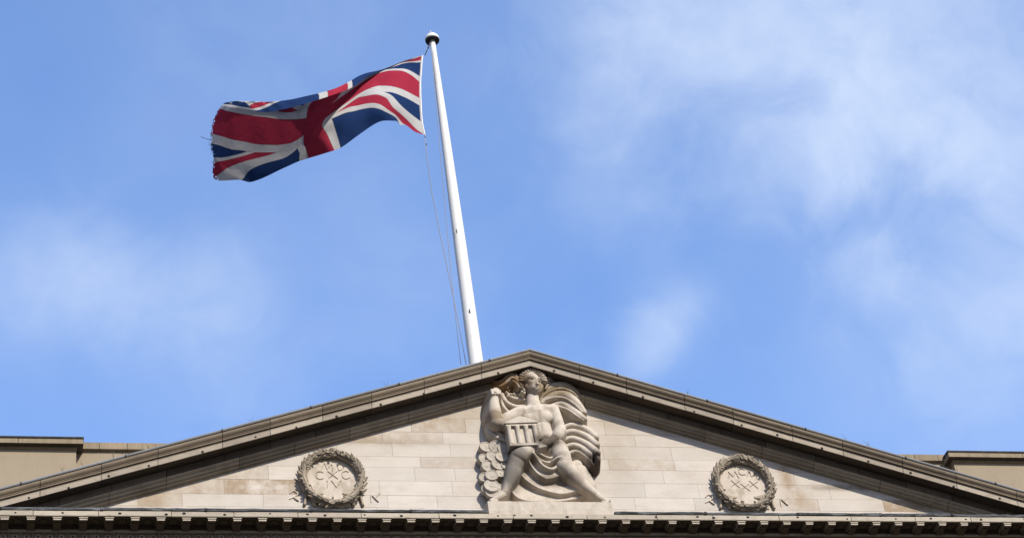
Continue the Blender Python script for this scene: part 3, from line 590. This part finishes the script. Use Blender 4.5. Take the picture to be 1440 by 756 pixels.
# ------------------------------------------------------------------ wreaths round incised dates
LET = {'M': [[(-.5, -.5), (-.32, .5), (0, -.35), (.32, .5), (.5, -.5)]], 'D': [[(-.35, -.5), (-.35, .5), (.0, .48), (.3, .25), (.36, 0), (.3, -.25), (0, -.48), (-.35, -.5)]],
       'C': [[(.4, .38), (.15, .5), (-.15, .45), (-.38, .2), (-.42, -.05), (-.32, -.33), (-.05, -.5), (.25, -.47), (.42, -.36)]], 'X': [[(-.4, .5), (.4, -.5)], [(.4, .5), (-.4, -.5)]],
       'I': [[(0, .5), (0, -.5)]], 'V': [[(-.4, .5), (0, -.5), (.4, .5)]]}
def wreath(px, py, label, letters, ox, oy):
    cx, _, cz = at(px, py, YT-.14); RO, RI = .71, .47
    T = empty('laurel_wreath', (cx, YT, cz-RO), label, 'wreath', None)
    F = Field(cx-.62, cx+.62, cz-.62, cz+.62, .0065)
    rr = np.hypot(F.X-cx, F.Z-cz); F.H = np.where(rr < .58, .05, -9.)
    for ch, u, v, sw, sh, rt in letters:
        p = at(ox+u/5.4, oy+v/5.4, YT-.05); c, s_ = math.cos(R(rt)), math.sin(R(rt))
        for st in LET[ch]: F.groove([(p[0]+(x*c*sw+z*s_*sh), p[2]+(-x*s_*sw+z*c*sh)) for x, z in st], .0135, .028)
    F.build('roman_numerals_disc', m_rel, T, thr=-.5)
    # laurel ring: overlapping leaves and berries carved out of one solid torus
    bm = newbm(); la = bm.faces.layers.float.get('tint'); n, m = 72, 12; rg = []
    for i in range(n):
        a = 2*math.pi*i/n; rg.append([bm.verts.new((cx+math.cos(a)*(.60+.075*math.cos(b)), YT-.06-.14*math.sin(b), cz+math.sin(a)*(.60+.075*math.cos(b)))) for b in np.linspace(0, 2*math.pi, m+1)[:-1]])
    for i in range(n):
        for k in range(m): f = bm.faces.new((rg[i][k], rg[i][(k+1) % m], rg[(i+1) % n][(k+1) % m], rg[(i+1) % n][k])); f[la] = -.35
    def leaf(a, rad, dep, ang, ln, wd, out, lift_):
        c = Vector((cx+math.cos(a)*rad, YT-dep, cz+math.sin(a)*rad)); tang = Vector((-math.sin(a), 0, math.cos(a))); rad_ = Vector((math.cos(a), 0, math.sin(a))); fr = Vector((0, -1, 0))
        d = (tang*math.cos(ang)+rad_*math.sin(ang)); nrm = (fr+rad_*out).normalized(); d = (d-nrm*d.dot(nrm)).normalized(); sd = d.cross(nrm); rows = []
        tv = random.uniform(-.3, .2); th = .022
        for t, w, lift in ((0, .35, -.1), (.25, .95, .1), (.5, 1, .25), (.78, .68, .45), (1, .12, .7)):
            o_ = c+d*(t*ln)+nrm*(lift*lift_)
            rows.append([bm.verts.new(o_+sd*(w*wd*q)-nrm*(.018*w if abs(q) > .5 else 0)) for q in (-1, -.12, 0, .12, 1)]+[bm.verts.new(o_-nrm*th+sd*(w*wd*q*.8)-nrm*(.016*w)) for q in (1, -1)])
            for v_ in (rows[-1][2],): v_.co -= nrm*.012*w
        for r0, r1 in zip(rows, rows[1:]):
            for k in range(7): f = bm.faces.new((r0[k], r0[(k+1) % 7], r1[(k+1) % 7], r1[k])); f[la] = tv
        for r_ in (rows[0], rows[-1]): f = bm.faces.new(r_); f[la] = tv
    N_ = 34
    for i in range(N_):
        a = 2*math.pi*(i+random.uniform(-.2, .2))/N_; sgn = 1 if math.cos(a) > 0 else -1
        for rad, dep, ang, out, off in ((.650, .13, .34, .8, .0), (.605, .20, .12, .1, .5), (.562, .14, -.3, -.6, .2)):
            aa = ang+random.uniform(-.2, .2); ln = random.uniform(.14, .18); a2 = a+off*2*math.pi/N_
            leaf(a2, rad+random.uniform(-.01, .01), dep+random.uniform(-.01, .02), aa if sgn > 0 else math.pi-aa, ln, .046, out, .065)
    for i in range(40):
        a = random.uniform(0, 2*math.pi); rad = random.choice([.545, .64, .67])
        bmesh.ops.create_icosphere(bm, subdivisions=1, radius=random.uniform(.022, .032), matrix=Matrix.Translation((cx+math.cos(a)*rad, YT-.215, cz+math.sin(a)*rad)))
    obj('laurel_ring', bm, m_wre, T)
    base = GZ+.88
    for s in (-1, 1):                        # the ribbon ends curling out along the base
        F = Field(cx-1.1, cx+1.1, GZ+.3, cz-.2, .009)
        def rb(pts, r_): F.cap([(cx+x, base+z, d, r_*q) for x, z, d, q in bez([(*p, 1) for p in pts])], k=.006, steep=8)
        rb([(s*.22, .06, .03), (s*.34, .0, .06), (s*.26, -.2, .05)], .04); rb([(s*.26, .06, .04), (s*.44, .03, .07), (s*.40, -.2, .06)], .038); rb([(s*.30, .08, .04), (s*.52, .08, .07), (s*.60, -.2, .05)], .03)
        F.build('ribbon', m_wre, T)
        F = Field(cx-1.1, cx+1.1, GZ+.3, cz-.2, .008)
        if s < 0: rb([(-.90, -.06, .012), (-.80, -.02, .022), (-.72, -.10, .03), (-.80, -.02, .025), (-.72, .06, .022), (-.80, .14, .02), (-.88, .08, .012)], .016)
        else: rb([(.78, -.12, .012), (.80, .05, .02), (.86, -.02, .028), (.93, -.1, .024), (.90, .0, .026), (.98, .12, .016)], .016)
        F.build('ribbon_end', m_rel, T)
    return T
wreath(467.5, 670.5, 'left carved laurel wreath round the numerals MDCXCIV', [('M', 433, 309, .235, .18, 12), ('D', 533, 306, .18, .155, -6), ('C', 372, 368, .19, .19, 4), ('X', 474, 366, .24, .18, 0), ('C', 570, 366, .19, .19, -4), ('I', 430, 436, .2, .17, 4), ('V', 502, 436, .24, .17, 0)], 380, 600)
wreath(1046, 678, 'right carved laurel wreath round the numerals MCMXXX', [('M', 380, 312, .23, .17, -6), ('C', 447, 288, .18, .155, 6), ('M', 526, 312, .23, .17, 14), ('X', 400, 380, .22, .16, 8), ('X', 474, 404, .22, .16, 4), ('X', 538, 384, .22, .16, 8)], 960, 610)

# ------------------------------------------------------------------ flagpole
YP = 4.459
pt = at(608, 57, YP); pb = at(668.5, 503, YP); xp = (pt[0]+pb[0])/2
ztop = pt[2]; zbase = GZ+1.5
FP = empty('flagpole', (xp, YP, zbase), 'tall tapering white flagpole with a domed cap behind the pediment peak', 'flagpole')
print('pole', pt, pb, 'height', ztop-zbase)
bm = newbm(); lathe(bm, (xp, YP, 0), [(.20, zbase), (.178, pb[2]-.3), (.155, pb[2]+(ztop-pb[2])*.33), (.12, pb[2]+(ztop-pb[2])*.66), (.075, pb[2]+(ztop-pb[2])*.95), (.068, ztop)], 32); obj('pole', bm, m_pole, FP)
bm = newbm(); lathe(bm, (xp, YP, zbase-.6), [(.42, 0), (.42, .5), (.30, .62)], 24); obj('socket', bm, m_dark, FP)
bm = newbm(); lathe(bm, (xp, YP, ztop), [(.07, -.02), (.185, -.03), (.19, -.01), (.05, -.005)], 32); obj('cap_underside', bm, m_dark, FP)
bm = newbm(); lathe(bm, (xp, YP, ztop), [(.19, -.008), (.197, .03), (.185, .09), (.15, .15), (.10, .19), (.05, .21), (.012, .22)], 32); obj('cap', bm, m_pole, FP)
bm = newbm(); lathe(bm, (xp-.02, YP, ztop+.2), [(.011, 0), (.009, .11), (.028, .125), (.006, .14), (.002, .17)], 10); obj('lightning_rod', bm, m_pole, FP)
for px, py in ((642, 325), (661, 437)):
    p = at(px, py, YP-.17); bm = newbm(); tube(bm, [(p[0], p[1], p[2]-.07), (p[0]-.01, p[1]-.03, p[2]), (p[0], p[1], p[2]+.07)], [.008, .014, .008], 8); obj('cleat', bm, m_dark, FP)
def rope(name, pts, r_, m_, parent, y=YP-.18):
    bm = newbm(); tube(bm, [at(px, py, y if len(q) == 0 else q[0]) for px, py, *q in pts], r_, 6); return obj(name, bm, m_, parent)
rope('halyard', [(605, 60), (601, 70), (597.5, 78)], .012, m_ropeb, FP); 
rope('halyard', [(597.5, 190), (599.5, 215), (607, 270), (619, 330), (633, 395), (645, 455), (655.5, 512)], .009, m_rope, FP)
rope('halyard', [(606, 62), (612, 130), (622, 250), (633, 370), (640, 440), (648, 512)], .007, m_rope, FP)
for px, py, r_ in ((602.5, 66.5, .028), (599.5, 73, .02), (597.8, 193, .018), (599.3, 203, .02)):
    bm = newbm(); bmesh.ops.create_icosphere(bm, subdivisions=2, radius=r_, matrix=Matrix.Translation(at(px, py, YP-.18)) @ Matrix.Diagonal((.8, .8, 2.2, 1))); obj('toggle', bm, m_dark, FP)

# ------------------------------------------------------------------ the flag: cloth surface through traced places of its pattern
# (u along the fly 0..2, v down the hoist 0..1, photo x, photo y, depth towards the viewer in metres)
CT = []
def A(u, v, x, y, d): CT.append((u, v, x, y, d))
# hoist
for v, x, y in ((0, 594, 78.5), (.17, 592.5, 93), (.333, 591.5, 108), (.4, 591, 116), (.6, 591.5, 138.5), (.667, 592, 149.6), (.8, 592.6, 162), (.888, 593.5, 172), (1, 597, 189.5)): A(0, v, x, y, .15)
# horizontal cross, upper edge v=.4
for u, x, y, d in ((.1, 580, 107, .2), (.2, 566, 100, .2), (.33, 548, 99.5, .15), (.48, 531, 104, .1), (.62, 515, 112, .1), (.75, 499, 123, .15), (.833, 484, 133.5, .25), (.9, 466, 146, .35), (1.1, 431, 166, .5), (1.25, 405, 168, .6), (1.42, 375, 165, .65), (1.62, 343.5, 161, .6), (1.8, 318, 156, .45), (1.93, 308, 153, .25)): A(u, .4, x, y, d)
# lower edge v=.6
for u, x, y, d in ((.1, 577, 131, .3), (.2, 565, 125.3, .35), (.33, 548, 121, .35), (.45, 533, 120.6, .3), (.55, 521, 124, .28), (.65, 506.7, 131, .25), (.75, 491, 142, .25), (.833, 474, 154, .25), (.9, 457, 167, .25), (1.1, 427, 190, .2), (1.25, 405, 202, .2), (1.42, 375, 203.5, .25), (1.62, 343.5, 199, .3), (1.8, 313, 192, .2), (1.93, 296, 187, .05)): A(u, .6, x, y, d)
# v=.667
for u, x, y, d in ((.1, 577, 141, .35), (.2, 566, 135.7, .4), (.44, 540, 129.5, .45), (.6, 514, 132, .35), (.73, 495, 143, .3), (.833, 466, 164, .25), (1.167, 418, 206, .1), (1.3, 395, 213.5, .1), (1.5, 358, 214.5, .12), (1.7, 325, 210, .1), (1.93, 296.5, 202, 0.)): A(u, .667, x, y, d)
# diagonal of the lower hoist and what lies under it
for u, v, x, y, d in ((.17, .915, 569.6, 166, .35), (.3, .85, 553, 151.5, .5), (.43, .785, 543.7, 138.5, .52), (.53, .735, 529, 133, .5), (.25, .987, 551+8, 169, .35), (.4, .912, 541, 157, .5), (.5, .862, 529, 152.4, .5), (.6, .81, 514, 152.4, .42), (.7, .762, 495.6, 157, .35), (.8, .71, 476, 162.6, .3)): A(u, v, x, y, d)
# bottom edge
for u, x, y, d in ((.07, 583, 185, .2), (.14, 571, 176, .28), (.22, 562, 175, .34), (.33, 553, 170, .42), (.45, 536, 170.5, .38), (.6, 514, 183, .25), (.72, 496, 196, .15), (.833, 479, 208, .05), (.9, 470, 211.5, 0.), (1.1, 434, 222.5, -.1), (1.167, 421, 226.5, -.12), (1.35, 393, 239, -.15), (1.55, 368, 251, -.15), (1.7, 350, 256, -.15), (1.78, 338, 253, -.12), (1.86, 322, 253.5, -.1), (1.93, 306, 254, -.1)): A(u, 1., x, y, d)
for u, v, x, y, d in ((.9, .8, 459, 187, .12), (1.1, .8, 429, 206.7, .02), (1.25, .8, 410, 222, 0), (1.45, .8, 374, 226, .02), (1.65, .8, 334, 227, 0), (1.75, .88, 320, 237, -.05), (1.6, .9, 350, 238, -.05), (1.93, .853, 300, 222, -.05), (1.93, .89, 299.7, 231, -.05), (1.93, .965, 300.3, 250, -.1), (1.5, .667, 353, 214, .12)): A(u, v, x, y, d)
# upper edge of the white, v=.333, and the crest where the cloth turns over
for u, x, y, d in ((.1, 580, 101, .15), (.25, 560, 96.5, .1), (.4, 539, 99, .05), (.6, 517, 108, .1), (.75, 502, 118, .2), (.9, 474, 139, .4), (1.1, 434, 150, .62), (1.25, 408, 158, .72), (1.42, 378, 155.5, .78), (1.62, 345, 151, .72), (1.8, 324, 147, .5), (1.93, 313, 147, .3)): A(u, .333, x, y, d)
for u, x, y, d in ((.1, 581, 90, .1), (.25, 562, 89.5, .0), (.4, 541, 97, .0), (.6, 515, 103, .15), (.75, 501, 109, .3), (.9, 486, 118, .5), (1.1, 455, 130, .8), (1.25, 425, 137, .92), (1.42, 394, 142, .97), (1.62, 366, 143, .92), (1.8, 336, 142.5, .72), (1.93, 319, 144.5, .45)): A(u, .2, x, y, d)
# free top edge, hanging forward over the front in the fly half
for u, x, y, d in ((.1, 580, 82, .12), (.25, 560, 89, .02), (.4, 540, 98, .1), (.6, 518, 107, .3), (.75, 503, 118, .42), (.9, 489, 126, .62), (1.1, 461, 136, .95), (1.25, 432, 145, 1.05), (1.42, 402, 153, 1.1), (1.62, 378, 157.5, 1.06), (1.75, 358, 156.5, .95), (1.85, 340, 150, .8), (1.93, 325, 147, .6)): A(u, 0., x, y, d)
CT = np.array(CT)
def tps(ctrl, vals, q, lam=1e-4):
    def phi(r2): return np.where(r2 > 1e-12, .5*r2*np.log(np.maximum(r2, 1e-12)), 0)
    n = len(ctrl); D = ((ctrl[:, None]-ctrl[None])**2).sum(-1); Kk = phi(D)+lam*np.eye(n); Pm = np.c_[np.ones(n), ctrl]
    Am = np.block([[Kk, Pm], [Pm.T, np.zeros((3, 3))]]); w = np.linalg.solve(Am, np.r_[vals, np.zeros((3, vals.shape[1]))])
    return phi(((q[:, None]-ctrl[None])**2).sum(-1)) @ w[:n]+np.c_[np.ones(len(q)), q] @ w[n:]
NU, NV = 260, 130
uu, vv = np.meshgrid(np.linspace(0, 1.93, NU), np.linspace(0, 1, NV)); q = np.c_[uu.ravel(), vv.ravel()]
sc = np.array([1., 1.15])
G = tps(CT[:, :2]*sc, CT[:, 2:], q*sc, 2e-5).reshape(NV, NU, 3)
# the fly half leans out over the street and swings back from it, so its near face is turned from the sun
def sst(t): t = np.clip(t, 0, 1); return t*t*(3-2*t)
G[:, :, 2] -= sst((uu-.9)/.4)*1.5*np.clip(vv-.36, 0, 1)**.9 + .75*np.clip(uu-1.05, 0, 2)
# small ripples of the cloth
rip = .012*np.sin(uu*26+vv*9)*np.clip((uu-.1)*2, 0, 1)+.010*np.sin(uu*44-vv*17+1)*np.clip(uu-.2, 0, 1)+.02*np.sin(uu*15-vv*11)*np.exp(-((vv-.8)/.2)**2)*np.exp(-((uu-.7)/.25)**2)+.014*np.sin(uu*60+vv*4)*np.exp(-((uu-1.78)/.14)**2)*np.exp(-((vv-.42)/.2)**2)
G[:, :, 2] += rip
# worn fly edge
fr = rng.uniform(-1, 1, NV); fr = np.convolve(fr, [.25, .5, .25], 'same'); G[:, -1, 0] += fr*1.3; G[:, -2, 0] += fr*.6
me = bpy.data.meshes.new('flag')
co = [tuple(at(G[j, i, 0], G[j, i, 1], YP-G[j, i, 2])) for j in range(NV) for i in range(NU)]
fs = [(j*NU+i, j*NU+i+1, (j+1)*NU+i+1, (j+1)*NU+i) for j in range(NV-1) for i in range(NU-1) if not (i >= NU-4 and rng.random() < .25)]
hx = at(594, 135, YP-.15)
FL = empty('flag', tuple(hx), 'red, white and blue Union flag with a frayed end, blowing left from the pole', 'flag')
me.from_pydata([tuple(Vector(c)-Vector(hx)) for c in co], [], fs)
uvl = me.uv_layers.new(name='UVMap')
for lp in me.loops:
    k = lp.vertex_index; uvl.data[lp.index].uv = (float(uu.ravel()[k]), float(vv.ravel()[k]))
me.polygons.foreach_set('use_smooth', [True]*len(me.polygons))
def flag_material():
    m = bpy.data.materials.new('flag_cloth'); m.use_nodes = True; nt = m.node_tree; N = nt.nodes; L = nt.links; N.clear()
    def M(op, a, b=None, clamp=False):
        n = N.new('ShaderNodeMath'); n.operation = op; n.use_clamp = clamp
        for i, v in enumerate((a, b)):
            if v is None: continue
            if isinstance(v, (int, float)): n.inputs[i].default_value = v
            else: L.new(v, n.inputs[i])
        return n.outputs[0]
    uv = N.new('ShaderNodeUVMap'); uv.uv_map = 'UVMap'; sx = N.new('ShaderNodeSeparateXYZ'); L.new(uv.outputs[0], sx.inputs[0])
    x = M('SUBTRACT', sx.outputs[0], 1.); y = M('SUBTRACT', .5, sx.outputs[1]); ax, ay = M('ABSOLUTE', x), M('ABSOLUTE', y)
    lt = lambda a, t: M('LESS_THAN', a, t); gt = lambda a, t: M('GREATER_THAN', a, t); OR = lambda a, b: M('MAXIMUM', a, b); AND = lambda a, b: M('MULTIPLY', a, b)
    cr_ = OR(lt(ax, .1), lt(ay, .1)); cw = OR(lt(ax, .1667), lt(ay, .1667))
    d1 = M('MULTIPLY', M('ADD', y, M('MULTIPLY', x, .5)), .894); d2 = M('MULTIPLY', M('SUBTRACT', y, M('MULTIPLY', x, .5)), .894)
    sw = OR(lt(M('ABSOLUTE', d1), .1), lt(M('ABSOLUTE', d2), .1)); s = M('SIGN', x); e1, e2 = M('MULTIPLY', d1, s), M('MULTIPLY', d2, s)
    srd = OR(AND(gt(e1, 0.), lt(e1, .0667)), AND(gt(e2, 0.), lt(e2, .0667)))
    def mixc(f, a, c):
        n = N.new('ShaderNodeMix'); n.data_type = 'RGBA'; L.new(f, n.inputs[0])
        for i, v in ((6, a), (7, c)):
            if isinstance(v, tuple): n.inputs[i].default_value = (*v, 1)
            else: L.new(v, n.inputs[i])
        return n.outputs[2]
    BL, WH, RD = (.015, .034, .100), (.43, .415, .395), (.30, .026, .048)
    c = mixc(sw, BL, WH); c = mixc(srd, c, RD); c = mixc(cw, c, WH); c = mixc(cr_, c, RD)
    seam = None
    for a_, t_ in ((ax, .1), (ay, .1), (ax, .1667), (ay, .1667), (M('ABSOLUTE', d1), .1), (M('ABSOLUTE', d2), .1), (M('ABSOLUTE', d1), 0.), (M('ABSOLUTE', d2), 0.)):
        q = lt(M('ABSOLUTE', M('SUBTRACT', a_, t_)), .0028); seam = q if seam is None else OR(seam, q)
    c = mixc(M('MULTIPLY', seam, .35), c, (.05, .03, .04))
    head = lt(sx.outputs[0], .012); c = mixc(head, c, WH)
    ns = N.new('ShaderNodeTexNoise'); L.new(uv.outputs[0], ns.inputs['Vector']); ns.inputs['Scale'].default_value = 7; ns.inputs['Detail'].default_value = 6
    f = M('ADD', M('MULTIPLY', ns.outputs['Fac'], .34), .83); cc = N.new('ShaderNodeCombineColor'); [L.new(f, cc.inputs[i]) for i in range(3)]
    mm = N.new('ShaderNodeMix'); mm.data_type = 'RGBA'; mm.blend_type = 'MULTIPLY'; mm.inputs[0].default_value = 1; L.new(c, mm.inputs[6]); L.new(cc.outputs[0], mm.inputs[7]); c = mm.outputs[2]
    wv = N.new('ShaderNodeTexNoise'); L.new(uv.outputs[0], wv.inputs['Vector']); wv.inputs['Scale'].default_value = 30; wv.inputs['Detail'].default_value = 3; bp = N.new('ShaderNodeBump'); bp.inputs['Strength'].default_value = .8; bp.inputs['Distance'].default_value = .04; L.new(wv.outputs['Fac'], bp.inputs['Height'])
    df = N.new('ShaderNodeBsdfDiffuse'); tr = N.new('ShaderNodeBsdfTranslucent'); mx = N.new('ShaderNodeMixShader'); mx.inputs[0].default_value = .2; out = N.new('ShaderNodeOutputMaterial')
    L.new(c, df.inputs[0]); L.new(c, tr.inputs[0]); L.new(bp.outputs[0], df.inputs[1]); L.new(bp.outputs[0], tr.inputs[1]); L.new(df.outputs[0], mx.inputs[1]); L.new(tr.outputs[0], mx.inputs[2]); L.new(mx.outputs[0], out.inputs[0])
    return m
me.materials.append(flag_material()); me.update()
cl = bpy.data.objects.new('cloth', me); COL.objects.link(cl); cl.parent = FL
bm = newbm(); tube(bm, [at(G[j, 0, 0]+.4, G[j, 0, 1], YP-G[j, 0, 2]) for j in range(0, NV, 4)]+[at(597.6, 191, YP-.15)], .016, 6); obj('hoist_rope', bm, m_pole, FL)
for k in range(9):                            # loose threads at the fly
    v = random.choice([random.uniform(.6, 1), random.uniform(.66, .9)]) if k else .65; j = int(v*(NV-1)); p = Vector(at(G[j, -1, 0], G[j, -1, 1], YP-G[j, -1, 2])); ln = random.uniform(.03, .08) if k else .26
    dr = Vector((-1, random.uniform(-.3, .3), random.uniform(-.1, .5))).normalized(); bm = newbm(); tube(bm, [p+Vector((.02, 0, 0)), p+dr*ln*.5+Vector((0, 0, -.01)), p+dr*ln], .004 if k else .007, 4)
    obj('loose_thread', bm, m_rope if k else m_ropeb, FL)
